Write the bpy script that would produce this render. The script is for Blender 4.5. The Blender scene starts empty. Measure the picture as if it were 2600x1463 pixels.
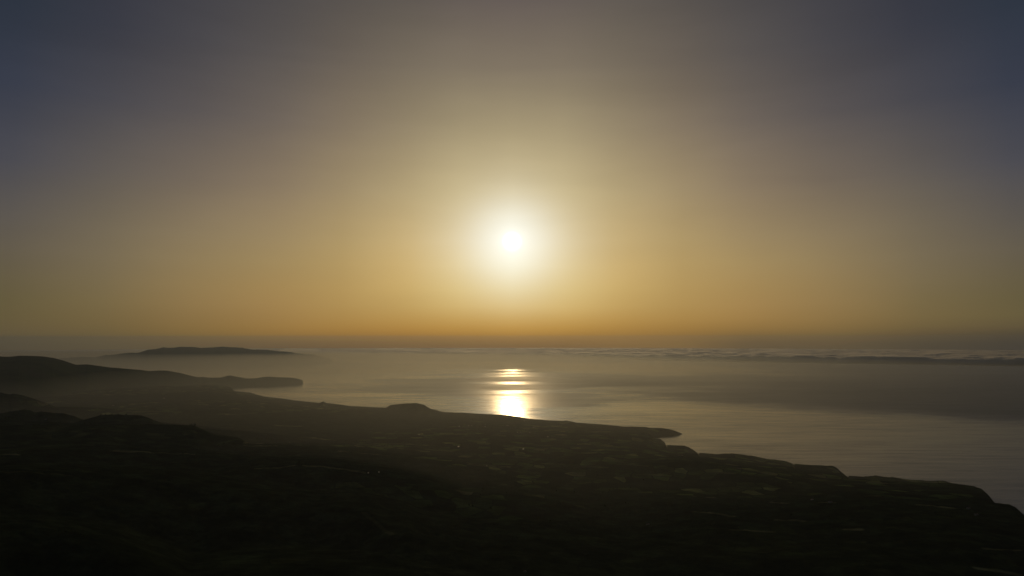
import bpy, math, random
import numpy as np
from mathutils import Vector, Matrix

sc = bpy.context.scene
COL = sc.collection
rad = math.radians

# ------------------------------------------------------------------ camera
H = 1000.0                      # metres above the sea
F = 24.0 / 36.0 * 2600.0        # focal length in photograph pixels
EYE = 857.0                     # row of eye level in the photograph
PITCH = math.atan((EYE - 731.5) / F)
R2 = 2 * 6.371e6                # twice the earth's radius: far ground sinks by r*r/R2

cd = bpy.data.cameras.new("camera")
cd.sensor_width = 36.0
cd.lens = 24.0
cd.clip_start = 1.0
cd.clip_end = 400000.0
cam = bpy.data.objects.new("camera", cd)
COL.objects.link(cam)
cam.location = (0, 0, H)
cam.rotation_euler = (math.pi / 2 + PITCH, 0, 0)
sc.camera = cam


def ray(u, v):
    """measured photograph point -> (azimuth from +Y, tangent of elevation)"""
    X = (u - 1300.0) / F
    Z = (731.5 - v) / F
    Y = math.cos(PITCH) - Z * math.sin(PITCH)
    Zw = math.sin(PITCH) + Z * math.cos(PITCH)
    return math.atan2(X, Y), Zw / math.hypot(X, Y)


def range_at(te, z):
    """distance at which a sight line of tangent te meets altitude z over the curved sea"""
    r = (H - z) / max(-te, 1e-5)
    for _ in range(30):
        r = (H - z) / max(-te - r / R2, 1e-5)
    return r


# ------------------------------------------------------------------ sky and sun
SUN_AZ, SUN_TE = ray(1300, 613)
SUN_EL = math.atan(SUN_TE)
sdir = Vector((math.sin(SUN_AZ) * math.cos(SUN_EL), math.cos(SUN_AZ) * math.cos(SUN_EL), math.sin(SUN_EL)))

w = bpy.data.worlds.new("World")
sc.world = w
w.use_nodes = True
nt = w.node_tree
nt.nodes.clear()
N = nt.nodes.new
L = nt.links.new


def math_node(tree, op, a, b=None, clamp=False):
    n = tree.nodes.new('ShaderNodeMath')
    n.operation = op
    n.use_clamp = clamp
    for i, s in enumerate((a, b)):
        if s is None:
            continue
        if isinstance(s, (int, float)):
            n.inputs[i].default_value = s
        else:
            tree.links.new(s, n.inputs[i])
    return n.outputs[0]


def ramp_node(tree, fac, stops, interp='LINEAR'):
    n = tree.nodes.new('ShaderNodeValToRGB')
    n.color_ramp.interpolation = interp
    el = n.color_ramp.elements
    el[0].position, el[0].color = stops[0][0], (*stops[0][1], 1)
    el[1].position, el[1].color = stops[-1][0], (*stops[-1][1], 1)
    for p, c in stops[1:-1]:
        e = el.new(p)
        e.color = (*c, 1)
    tree.links.new(fac, n.inputs[0])
    return n.outputs[0]


def lin(c):
    return tuple((x / 255 / 12.92) if x <= 10 else ((x / 255 + 0.055) / 1.055) ** 2.4 for x in c)


EXPO = -3.2
GAIN = 2 ** (-EXPO)

sky = N('ShaderNodeTexSky')
sky.sky_type = 'NISHITA'
sky.sun_disc = False
sky.sun_elevation = SUN_EL
sky.sun_rotation = SUN_AZ
sky.altitude = 1000
sky.air_density = 1.0
sky.dust_density = 4.0
sky.ozone_density = 1.5
bg1 = N('ShaderNodeBackground')
bg1.inputs[1].default_value = 0.05
sky_tint = N('ShaderNodeMixRGB'); sky_tint.blend_type = 'MULTIPLY'; sky_tint.inputs[0].default_value = 1
sky_tint.inputs[2].default_value = (0.06, 0.07, 0.10, 1)
L(sky.outputs[0], sky_tint.inputs[1]); L(sky_tint.outputs[0], bg1.inputs[0])

# Dusty air round the low sun: brightness by the true angle from the sun and by
# the height above the horizon, both read from the world direction.
tc = N('ShaderNodeTexCoord')
nrm = N('ShaderNodeVectorMath'); nrm.operation = 'NORMALIZE'
L(tc.outputs['Generated'], nrm.inputs[0])
dot = N('ShaderNodeVectorMath'); dot.operation = 'DOT_PRODUCT'
L(nrm.outputs[0], dot.inputs[0]); dot.inputs[1].default_value = sdir
ang = math_node(nt, 'ARCCOSINE', math_node(nt, 'MINIMUM', dot.outputs['Value'], 0.9999999))
deg = math_node(nt, 'MULTIPLY', ang, 180 / math.pi)
sep0 = N('ShaderNodeSeparateXYZ'); L(nrm.outputs[0], sep0.inputs[0])
elev = math_node(nt, 'MULTIPLY', math_node(nt, 'ARCSINE', sep0.outputs[2]), 180 / math.pi)

# wispy unevenness of the dust
mp = N('ShaderNodeMapping'); L(nrm.outputs[0], mp.inputs[0])
mp.inputs['Scale'].default_value = (2.0, 2.0, 5.0)
mp.inputs['Rotation'].default_value = (0, rad(25), 0)
nz = N('ShaderNodeTexNoise'); nz.inputs['Scale'].default_value = 1.8; nz.inputs['Detail'].default_value = 5
nz.inputs['Roughness'].default_value = 0.5
L(mp.outputs[0], nz.inputs['Vector'])
wob = math_node(nt, 'ADD', 1.0, math_node(nt, 'MULTIPLY', math_node(nt, 'SUBTRACT', nz.outputs[0], 0.5), 0.20))

mp2 = N('ShaderNodeMapping'); L(nrm.outputs[0], mp2.inputs[0])
mp2.inputs['Scale'].default_value = (1.2, 1.2, 9.0)
mp2.inputs['Rotation'].default_value = (rad(12), rad(-32), 0)
nz2 = N('ShaderNodeTexNoise'); nz2.inputs['Scale'].default_value = 2.6; nz2.inputs['Detail'].default_value = 6
nz2.inputs['Roughness'].default_value = 0.55; nz2.inputs['Distortion'].default_value = 0.4
L(mp2.outputs[0], nz2.inputs['Vector'])
streak = N('ShaderNodeMapRange'); L(elev, streak.inputs[0]); streak.inputs[1].default_value = 3; streak.inputs[2].default_value = 16
wob = math_node(nt, 'ADD', wob, math_node(nt, 'MULTIPLY', math_node(nt, 'MULTIPLY', math_node(nt, 'SUBTRACT', nz2.outputs[0], 0.5), 0.16), streak.outputs[0]))

# colour of the dusty evening sky by azimuth from the sun and by elevation
SKY_SAMPLES = [
    (0, 40, (46, 53, 65)), (300, 40, (56, 57, 66)), (650, 40, (76, 73, 74)), (950, 40, (94, 87, 80)), (1300, 40, (106, 96, 89)),
    (0, 200, (54, 58, 72)), (300, 200, (70, 70, 76)), (650, 200, (92, 86, 82)), (950, 200, (118, 106, 90)), (1300, 200, (134, 121, 100)),
    (0, 360, (68, 70, 80)), (300, 360, (87, 82, 82)), (650, 360, (111, 100, 91)), (850, 360, (136, 121, 100)), (1100, 360, (165, 150, 118)), (1300, 360, (179, 165, 130)),
    (0, 500, (84, 80, 78)), (300, 500, (105, 96, 82)), (650, 500, (134, 117, 93)), (850, 500, (156, 138, 104)), (1000, 500, (174, 155, 115)), (1150, 500, (200, 183, 140)), (1300, 500, (222, 207, 170)),
    (1150, 560, (216, 200, 160)), (1300, 560, (250, 246, 230)),
    (0, 630, (98, 90, 76)), (300, 630, (121, 108, 84)), (630, 630, (152, 132, 96)), (850, 630, (172, 148, 100)), (1000, 630, (193, 166, 112)), (1100, 630, (214, 190, 140)), (1200, 630, (238, 228, 200)),
    (0, 690, (100, 90, 68)), (630, 690, (155, 130, 84)), (1000, 690, (196, 166, 106)), (1150, 690, (222, 200, 145)), (1300, 690, (246, 238, 208)),
    (0, 770, (98, 88, 60)), (300, 770, (122, 105, 70)), (630, 770, (156, 126, 78)), (850, 770, (172, 140, 82)), (1000, 770, (188, 155, 92)), (1150, 770, (210, 180, 115)), (1300, 770, (222, 197, 142)),
    (0, 820, (97, 85, 58)), (300, 820, (115, 97, 62)), (630, 820, (146, 115, 66)), (1000, 820, (174, 135, 70)), (1300, 820, (194, 155, 86)),
    (0, 860, (92, 81, 57)), (300, 860, (104, 88, 56)), (630, 860, (130, 100, 54)), (1000, 860, (144, 104, 47)), (1300, 860, (158, 115, 50)), (1700, 860, (140, 105, 52)), (2100, 860, (108, 88, 55)), (2599, 860, (70, 62, 50)),
    (0, 878, (86, 75, 52)), (630, 878, (101, 79, 48)), (1000, 878, (112, 82, 41)), (1300, 878, (120, 86, 42)), (2000, 878, (92, 76, 52)), (2599, 878, (64, 58, 50))
]
CORE = [(0.38, (9.0, 8.5, 7.5)), (1.0, (0.14, 0.14, 0.14)), (3.5, (0.27, 0.36, 0.45))]       # halo of the sun: width in degrees, strength


def halo_py(d):
    return sum(np.array(k) * math.exp(-(d / w_) ** 2) for w_, k in CORE)


pts_, vals_ = [], []
for u_, v_, c_ in SKY_SAMPLES:
    for side in ((u_,) if u_ == 1300 else (u_, 2600 - u_)) if u_ <= 1300 and not any(q[0] > 1300 and abs(q[1] - v_) < 1 for q in SKY_SAMPLES) else (u_,):
        a_, te_ = ray(side, v_)
        e_ = math.atan(te_)
        dv = Vector((math.sin(a_) * math.cos(e_), math.cos(a_) * math.cos(e_), math.sin(e_)))
        dd = math.degrees(dv.angle(sdir))
        cc = np.maximum(np.array(lin(c_)) - halo_py(dd), 0.3 * np.array(lin(c_)))
        pts_.append((math.degrees(a_), math.degrees(e_))); vals_.append(np.log(cc))
pts_ = np.array(pts_); vals_ = np.array(vals_)


def warp_e(e):                       # stretch the low degrees, where the colour changes fastest
    return np.sign(e) * 14 * np.log1p(np.abs(e) / 2.0)


fit_ = vals_.copy()


def sky_colour(a_, e_):
    """inverse distance blend of local planes through the measured colours"""
    d2 = ((pts_[:, 0] - a_) / 1.0) ** 2 + (warp_e(pts_[:, 1]) - warp_e(e_)) ** 2
    wgt = np.exp(-d2 / (2 * 4.0 ** 2)) + 1e-3 / (1 + d2 / 30) ** 2
    A_ = np.stack([np.ones(len(pts_)), (pts_[:, 0] - a_) / 30, (warp_e(pts_[:, 1]) - warp_e(e_)) / 30], 1)
    W_ = wgt[:, None]
    M_ = A_.T @ (A_ * W_) + np.diag([1e-6, 0.12 * wgt.sum() * 0.1, 0.12 * wgt.sum() * 0.1])
    return np.exp((np.linalg.solve(M_, A_.T @ (fit_ * W_)))[0])


for _ in range(8):                   # make the blend pass through the measured colours
    pred_ = np.array([np.log(sky_colour(p[0], p[1])) for p in pts_])
    fit_ = fit_ + 0.8 * (vals_ - pred_)

sep = N('ShaderNodeSeparateXYZ'); L(nrm.outputs[0], sep.inputs[0])
hor_len = math_node(nt, 'SQRT', math_node(nt, 'ADD', math_node(nt, 'MULTIPLY', sep.outputs[0], sep.outputs[0]), math_node(nt, 'MULTIPLY', sep.outputs[1], sep.outputs[1])))
azi = math_node(nt, 'MULTIPLY', math_node(nt, 'ARCTAN2', sep.outputs[0], sep.outputs[1]), 180 / math.pi)
AZ_STOPS = [-180, -90, -44, -37, -31, -25, -19, -14, -9, -4.5, 0, 4.5, 9, 14, 19, 25, 31, 37, 44, 90, 180]
ROWS = [-1.2, -0.4, 0.2, 0.8, 1.5, 2.6, 4.0, 6.0, 8.0, 12.0, 17.0, 22.0, 27.0, 32.0]
azf = math_node(nt, 'DIVIDE', math_node(nt, 'ADD', azi, 180), 360)
prev = None
for e_ in ROWS:
    stops = []
    for a_ in AZ_STOPS:
        c_ = sky_colour(max(-40, min(40, a_)), e_)
        if abs(a_) >= 90:
            c_ = c_ * (0.6 if abs(a_) == 90 else 0.45)
        stops.append(((a_ + 180) / 360, tuple(c_)))
    rc_ = ramp_node(nt, azf, stops, 'B_SPLINE' if False else 'LINEAR')
    if prev is None:
        cur = rc_
    else:
        f_ = N('ShaderNodeMapRange'); f_.interpolation_type = 'SMOOTHSTEP' if False else 'LINEAR'
        L(elev, f_.inputs[0]); f_.inputs[1].default_value = prev; f_.inputs[2].default_value = e_
        mx_ = N('ShaderNodeMixRGB'); L(f_.outputs[0], mx_.inputs[0]); L(cur, mx_.inputs[1]); L(rc_, mx_.inputs[2])
        cur = mx_.outputs[0]
    prev = e_
hi = N('ShaderNodeMapRange'); L(elev, hi.inputs[0]); hi.inputs[1].default_value = 32; hi.inputs[2].default_value = 80
mxh = N('ShaderNodeMixRGB'); L(hi.outputs[0], mxh.inputs[0]); L(cur, mxh.inputs[1]); mxh.inputs[2].default_value = (*lin((44, 50, 64)), 1)
sq = math_node(nt, 'MULTIPLY', deg, deg)
cur = mxh.outputs[0]
for w_, k_ in CORE:
    g_ = math_node(nt, 'EXPONENT', math_node(nt, 'MULTIPLY', sq, -1 / (w_ * w_)))
    vm = N('ShaderNodeVectorMath'); vm.operation = 'SCALE'; vm.inputs[0].default_value = k_; L(g_, vm.inputs['Scale'])
    va = N('ShaderNodeVectorMath'); va.operation = 'ADD'; L(cur, va.inputs[0]); L(vm.outputs[0], va.inputs[1])
    cur = va.outputs[0]
bg2 = N('ShaderNodeBackground'); L(cur, bg2.inputs[0])
L(math_node(nt, 'MULTIPLY', wob, GAIN), bg2.inputs[1])
adds = N('ShaderNodeAddShader'); L(bg1.outputs[0], adds.inputs[0]); L(bg2.outputs[0], adds.inputs[1])
out = N('ShaderNodeOutputWorld'); L(adds.outputs[0], out.inputs[0])
w.cycles.sampling_method = 'MANUAL'
w.cycles.sample_map_resolution = 2048

sd = bpy.data.lights.new("sun", 'SUN')
sd.energy = 2.4
sd.angle = rad(0.5)
sd.color = (1.0, 0.69, 0.34)
sun = bpy.data.objects.new("sun", sd)
COL.objects.link(sun)
sun.rotation_euler = (-sdir).to_track_quat('-Z', 'Y').to_euler()
sun.location = (0, 0, 3000)

sc.view_settings.view_transform = 'Standard'
sc.view_settings.look = 'None'
sc.view_settings.exposure = EXPO
sc.view_settings.gamma = 1
sc.view_settings.use_curve_mapping = False
sc.cycles.max_bounces = 4
sc.cycles.volume_bounces = 2
sc.cycles.use_adaptive_sampling = False
sc.cycles.use_denoising = True
sc.cycles.denoising_prefilter = 'ACCURATE'
try:
    sc.cycles.denoiser = 'OPENIMAGEDENOISE'
except Exception:
    pass

# ------------------------------------------------------------------ materials
def new_mat(name, color=(0.1, 0.1, 0.1), rough=0.8, metal=0.0):
    m = bpy.data.materials.new(name)
    m.use_nodes = True
    b = m.node_tree.nodes['Principled BSDF']
    b.inputs['Base Color'].default_value = (*color, 1)
    b.inputs['Roughness'].default_value = rough
    b.inputs['Metallic'].default_value = metal
    return m, b


def tex_noise(t, vec, scale, detail=4, rough=0.5):
    n = t.nodes.new('ShaderNodeTexNoise')
    n.inputs['Scale'].default_value = scale
    n.inputs['Detail'].default_value = detail
    n.inputs['Roughness'].default_value = rough
    t.links.new(vec, n.inputs['Vector'])
    return n.outputs[0]


def mapping(t, vec, scale, rotz=0.0):
    n = t.nodes.new('ShaderNodeMapping')
    n.inputs['Scale'].default_value = scale
    n.inputs['Rotation'].default_value = (0, 0, rotz)
    t.links.new(vec, n.inputs['Vector'])
    return n.outputs[0]


def mixc(t, fac, a, b, mode='MIX'):
    n = t.nodes.new('ShaderNodeMixRGB')
    n.blend_type = mode
    for i, s in ((0, fac), (1, a), (2, b)):
        if isinstance(s, (int, float)):
            n.inputs[i].default_value = s
        elif isinstance(s, tuple):
            n.inputs[i].default_value = (*s, 1)
        else:
            t.links.new(s, n.inputs[i])
    return n.outputs[0]


def land_material():
    m, b = new_mat("farmland")
    t = m.node_tree
    geo = t.nodes.new('ShaderNodeNewGeometry')
    pos = geo.outputs['Position']
    warp = t.nodes.new('ShaderNodeVectorMath'); warp.operation = 'MULTIPLY_ADD'
    nzc = t.nodes.new('ShaderNodeTexNoise'); nzc.inputs['Scale'].default_value = 0.004
    t.links.new(pos, nzc.inputs['Vector'])
    t.links.new(nzc.outputs['Color'], warp.inputs[0])
    warp.inputs[1].default_value = (120, 120, 0); t.links.new(pos, warp.inputs[2])
    mv = mapping(t, warp.outputs[0], (1, 0.75, 0.0), rad(24))
    def vor(scale, feat):
        v = t.nodes.new('ShaderNodeTexVoronoi')
        v.voronoi_dimensions = '2D'
        v.feature = feat
        v.inputs['Scale'].default_value = scale
        v.inputs['Randomness'].default_value = 0.85
        t.links.new(mv, v.inputs['Vector'])
        return v
    v1 = vor(1 / 95.0, 'F1')
    sp = t.nodes.new('ShaderNodeSeparateColor'); t.links.new(v1.outputs['Color'], sp.inputs[0])
    field = ramp_node(t, sp.outputs[0], [(0.0, (0.012, 0.018, 0.008)), (0.35, (0.026, 0.038, 0.014)), (0.60, (0.045, 0.070, 0.020)),
                                        (0.78, (0.085, 0.125, 0.030)), (0.90, (0.16, 0.18, 0.055)), (0.98, (0.14, 0.14, 0.06))], 'CONSTANT')
    ve = vor(1 / 95.0, 'DISTANCE_TO_EDGE')
    hedge = ramp_node(t, ve.outputs['Distance'], [(0.0, (1, 1, 1)), (0.035, (1, 1, 1)), (0.05, (0, 0, 0)), (1.0, (0, 0, 0))])
    c = mixc(t, hedge, field, (0.012, 0.020, 0.008))
    # woodland blocks
    wn = tex_noise(t, mapping(t, pos, (1, 1.6, 0), rad(-15)), 0.0011, 5, 0.55)
    wood = ramp_node(t, wn, [(0.0, (0, 0, 0)), (0.56, (0, 0, 0)), (0.58, (1, 1, 1)), (1.0, (1, 1, 1))])
    at = t.nodes.new('ShaderNodeAttribute'); at.attribute_name = 'wooded'
    wood2 = math_node(t, 'MAXIMUM', wood, at.outputs['Fac'])
    fn = tex_noise(t, pos, 0.05, 3, 0.6)
    woodc = mixc(t, fn, (0.014, 0.020, 0.010), (0.030, 0.042, 0.018))
    c = mixc(t, wood2, c, woodc)
    # pale crops and tracks, plus rim light of ridge crests painted in, marked on the mesh
    at2 = t.nodes.new('ShaderNodeAttribute'); at2.attribute_name = 'pale'
    c = mixc(t, at2.outputs['Fac'], c, (0.12, 0.12, 0.055))
    c = mixc(t, 0.8, c, ramp_node(t, tex_noise(t, pos, 0.010, 6, 0.65), [(0.32, (0.25, 0.25, 0.25)), (0.5, (0.8, 0.8, 0.8)), (0.7, (1.9, 1.9, 1.9))]), 'MULTIPLY')
    t.links.new(c, b.inputs['Base Color'])
    b.inputs['Roughness'].default_value = 0.95
    b.inputs['Specular IOR Level'].default_value = 0.0
    bn = t.nodes.new('ShaderNodeBump'); bn.inputs['Strength'].default_value = 0.9; bn.inputs['Distance'].default_value = 9
    t.links.new(fn, bn.inputs['Height']); t.links.new(bn.outputs[0], b.inputs['Normal'])
    return m


def rock_hill_material():
    m, b = new_mat("hill_scrub")
    t = m.node_tree
    geo = t.nodes.new('ShaderNodeNewGeometry')
    n1 = tex_noise(t, geo.outputs['Position'], 0.002, 6, 0.6)
    c = ramp_node(t, n1, [(0.3, (0.018, 0.028, 0.012)), (0.5, (0.035, 0.055, 0.018)), (0.7, (0.05, 0.05, 0.03))])
    t.links.new(c, b.inputs['Base Color'])
    b.inputs['Roughness'].default_value = 0.95
    b.inputs['Specular IOR Level'].default_value = 0.0
    return m


def sea_material():
    m, b = new_mat("sea_water", (0.006, 0.014, 0.018), 0.3)
    t = m.node_tree
    b.inputs['IOR'].default_value = 1.6
    geo = t.nodes.new('ShaderNodeNewGeometry')
    pos = geo.outputs['Position']
    at = t.nodes.new('ShaderNodeAttribute'); at.attribute_name = 'wind'
    big = tex_noise(t, mapping(t, pos, (0.35, 1, 0), rad(8)), 0.0006, 6, 0.6)
    fine = tex_noise(t, mapping(t, pos, (0.3, 1, 0), rad(-6)), 0.004, 5, 0.65)
    at4 = t.nodes.new('ShaderNodeAttribute'); at4.attribute_name = 'breeze'
    r = math_node(t, 'ADD', math_node(t, 'MULTIPLY', at.outputs['Fac'], 0.30), math_node(t, 'ADD', math_node(t, 'MULTIPLY', at4.outputs['Fac'], 0.38), 0.14))
    r = math_node(t, 'ADD', r, math_node(t, 'MULTIPLY', math_node(t, 'SUBTRACT', big, 0.5), 0.24))
    r = math_node(t, 'ADD', r, math_node(t, 'MULTIPLY', math_node(t, 'SUBTRACT', fine, 0.5), 0.14))
    ripple = tex_noise(t, mapping(t, pos, (0.12, 1, 0), rad(-7)), 1 / 90.0, 4, 0.65)
    r = math_node(t, 'ADD', r, math_node(t, 'MULTIPLY', math_node(t, 'SUBTRACT', ripple, 0.5), 0.46))
    r = math_node(t, 'MINIMUM', math_node(t, 'MAXIMUM', r, 0.09), 0.7)
    at5 = t.nodes.new('ShaderNodeAttribute'); at5.attribute_name = 'calm'
    r = math_node(t, 'MULTIPLY', r, math_node(t, 'SUBTRACT', 1.0, math_node(t, 'MULTIPLY', at5.outputs['Fac'], 0.72)))
    t.links.new(r, b.inputs['Roughness'])
    # swell running across the view and finer chop on it
    swell = tex_noise(t, mapping(t, pos, (0.16, 1, 0), rad(-9)), 1 / 115.0, 4, 0.6)
    chop = tex_noise(t, mapping(t, pos, (0.45, 1, 0), rad(4)), 1 / 22.0, 4, 0.65)
    h = math_node(t, 'ADD', swell, math_node(t, 'MULTIPLY', chop, 0.45))
    at3 = t.nodes.new('ShaderNodeAttribute'); at3.attribute_name = 'calm'
    bn = t.nodes.new('ShaderNodeBump'); bn.inputs['Distance'].default_value = 2.6
    t.links.new(math_node(t, 'SUBTRACT', 1.0, at3.outputs['Fac']), bn.inputs['Strength'])
    t.links.new(h, bn.inputs['Height']); t.links.new(bn.outputs[0], b.inputs['Normal'])
    return m


def air_material(name, color, density, aniso):
    m = bpy.data.materials.new(name)
    m.use_nodes = True
    t = m.node_tree
    t.nodes.clear()
    v = t.nodes.new('ShaderNodeVolumePrincipled')
    v.inputs['Color'].default_value = (*color, 1)
    v.inputs['Density'].default_value = density
    v.inputs['Anisotropy'].default_value = aniso
    v.inputs['Density Attribute'].default_value = ''
    v.inputs['Temperature Attribute'].default_value = ''
    o = t.nodes.new('ShaderNodeOutputMaterial')
    t.links.new(v.outputs[0], o.inputs['Volume'])
    return m


M_LAND = land_material()
M_HILL = rock_hill_material()
M_SEA = sea_material()
M_CLOUD = air_material('cloud_white', (0.93, 0.90, 0.84), 3e-2, 0.66)

# ------------------------------------------------------------------ helpers
def link_mesh(name, verts, faces, mat, smooth=True, attrs=None, parent=None, **props):
    me = bpy.data.meshes.new(name)
    verts = np.asarray(verts, np.float32).reshape(-1, 3)
    faces = np.asarray(faces, np.int32)
    me.vertices.add(len(verts))
    me.vertices.foreach_set('co', verts.ravel())
    k = faces.shape[1]
    me.loops.add(faces.size)
    me.loops.foreach_set('vertex_index', faces.ravel())
    me.polygons.add(len(faces))
    me.polygons.foreach_set('loop_start', np.arange(0, faces.size, k, dtype=np.int32))
    me.update(calc_edges=True)
    me.polygons.foreach_set('use_smooth', np.full(len(faces), smooth))
    for an, av in (attrs or {}).items():
        a = me.attributes.new(an, 'FLOAT', 'POINT')
        a.data.foreach_set('value', np.asarray(av, np.float32).ravel())
    me.validate()
    me.materials.append(mat)
    o = bpy.data.objects.new(name, me)
    COL.objects.link(o)
    if parent is not None:
        o.parent = parent
    for kk, vv in props.items():
        o[kk] = vv
    return o


def grid_faces(nr, nc):
    i = np.arange(nr - 1)[:, None] * nc + np.arange(nc - 1)[None, :]
    return np.stack([i, i + 1, i + nc + 1, i + nc], -1).reshape(-1, 4)


_prng = np.random.RandomState(7)
_tab = _prng.rand(512, 512).astype(np.float64)


def vnoise(x, y):
    xi = np.floor(x).astype(np.int64); yi = np.floor(y).astype(np.int64)
    fx = x - xi; fy = y - yi
    fx = fx * fx * (3 - 2 * fx); fy = fy * fy * (3 - 2 * fy)
    a = _tab[xi % 512, yi % 512]; b = _tab[(xi + 1) % 512, yi % 512]
    c = _tab[xi % 512, (yi + 1) % 512]; d = _tab[(xi + 1) % 512, (yi + 1) % 512]
    return (a * (1 - fx) + b * fx) * (1 - fy) + (c * (1 - fx) + d * fx) * fy


def fbm(x, y, scale, octaves=5, gain=0.5):
    s = 0; amp = 1; tot = 0
    for k in range(octaves):
        s = s + amp * (vnoise(x / scale + 17.3 * k, y / scale + 9.1 * k) - 0.5)
        tot += amp; amp *= gain; scale *= 0.5
    return s / tot * 2


def smooth(e0, e1, x):
    t = np.clip((x - e0) / (e1 - e0), 0, 1)
    return t * t * (3 - 2 * t)


# ------------------------------------------------------------------ main land
# skyline of the coast as measured, with the altitude of the cliff top at each point
COAST = [(-500, 972, 250), (0, 968, 160), (300, 972, 60), (560, 976, 20), (578, 981, 6), (590, 985, 8), (592, 990.5, 25), (596, 993, 60), (600, 993.5, 65), (638, 997, 65),
         (656, 1003, 58), (673, 1007, 62), (709, 1011, 65), (752, 1017, 68), (810, 1023, 75), (820, 1018.5, 122), (830, 1023.5, 85), (865, 1027, 72), (890, 1031, 62),
         (954, 1034, 60), (979, 1035, 62), (983, 1033, 75), (989, 1029, 110), (1017, 1025, 150), (1055, 1023, 170), (1075, 1027, 150), (1095, 1038, 85), (1123, 1046, 62),
         (1150, 1047, 64), (1208, 1049.5, 66), (1251, 1052, 66), (1291, 1054, 66), (1312, 1057, 60), (1342, 1063, 50), (1392, 1067, 50),
         (1430, 1069, 50), (1440, 1068, 58), (1466, 1073, 50), (1529, 1077, 55), (1579, 1082, 52), (1625, 1084.0, 52), (1650, 1092, 40), (1656, 1112, 62),
         (1678, 1115, 62), (1688, 1124, 30), (1691, 1129, 14), (1694, 1130, 85), (1739, 1132, 82), (1750, 1136, 70), (1757, 1140, 50), (1771, 1149, 20), (1776, 1150, 70),
         (1815, 1153, 68), (1861, 1151, 88), (1910, 1157, 75), (1943, 1164, 60), (1950, 1165, 75), (1990, 1170, 62), (2012, 1177, 40), (2018, 1177.5, 78), (2049, 1179, 78),
         (2095, 1182, 80), (2116, 1184, 78), (2126, 1189, 62), (2137, 1198, 35), (2148, 1207, 12), (2154, 1207.5, 78), (2189, 1210, 70), (2224, 1207, 92), (2260, 1212, 78), (2294, 1216, 72),
         (2346, 1220, 72), (2392, 1221, 80), (2434, 1229, 72), (2474, 1234, 68), (2493, 1241, 52), (2511, 1257, 22), (2525, 1275, 4), (2530, 1276, 80), (2563, 1280, 78), (2578, 1287, 60),
         (2600, 1307, 20), (2612, 1320, 5), (2620, 1322, 80), (2700, 1345, 75), (2850, 1385, 70), (3100, 1500, 60)]
ca = np.array([ray(u, v)[0] for u, v, T in COAST])
cR = np.array([range_at(ray(u, v)[1], T) for u, v, T in COAST])
cR[:4] = np.minimum(cR[:4], 17500)
cT = np.array([T for u, v, T in COAST])


def table(values, az):
    return np.interp(az, ca, values)


def smoothed(values, width):
    az = np.linspace(ca[0], ca[-1], 1600)
    v = np.interp(az, ca, values)
    k = np.exp(-np.linspace(-2.5, 2.5, 2 * width + 1) ** 2)
    k /= k.sum()
    vp = np.pad(v, width, mode='edge')
    return az, np.convolve(vp, k, mode='valid')


saz, sR = smoothed(cR, 45)
_, sT = smoothed(np.minimum(cT, 95), 45)

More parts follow.
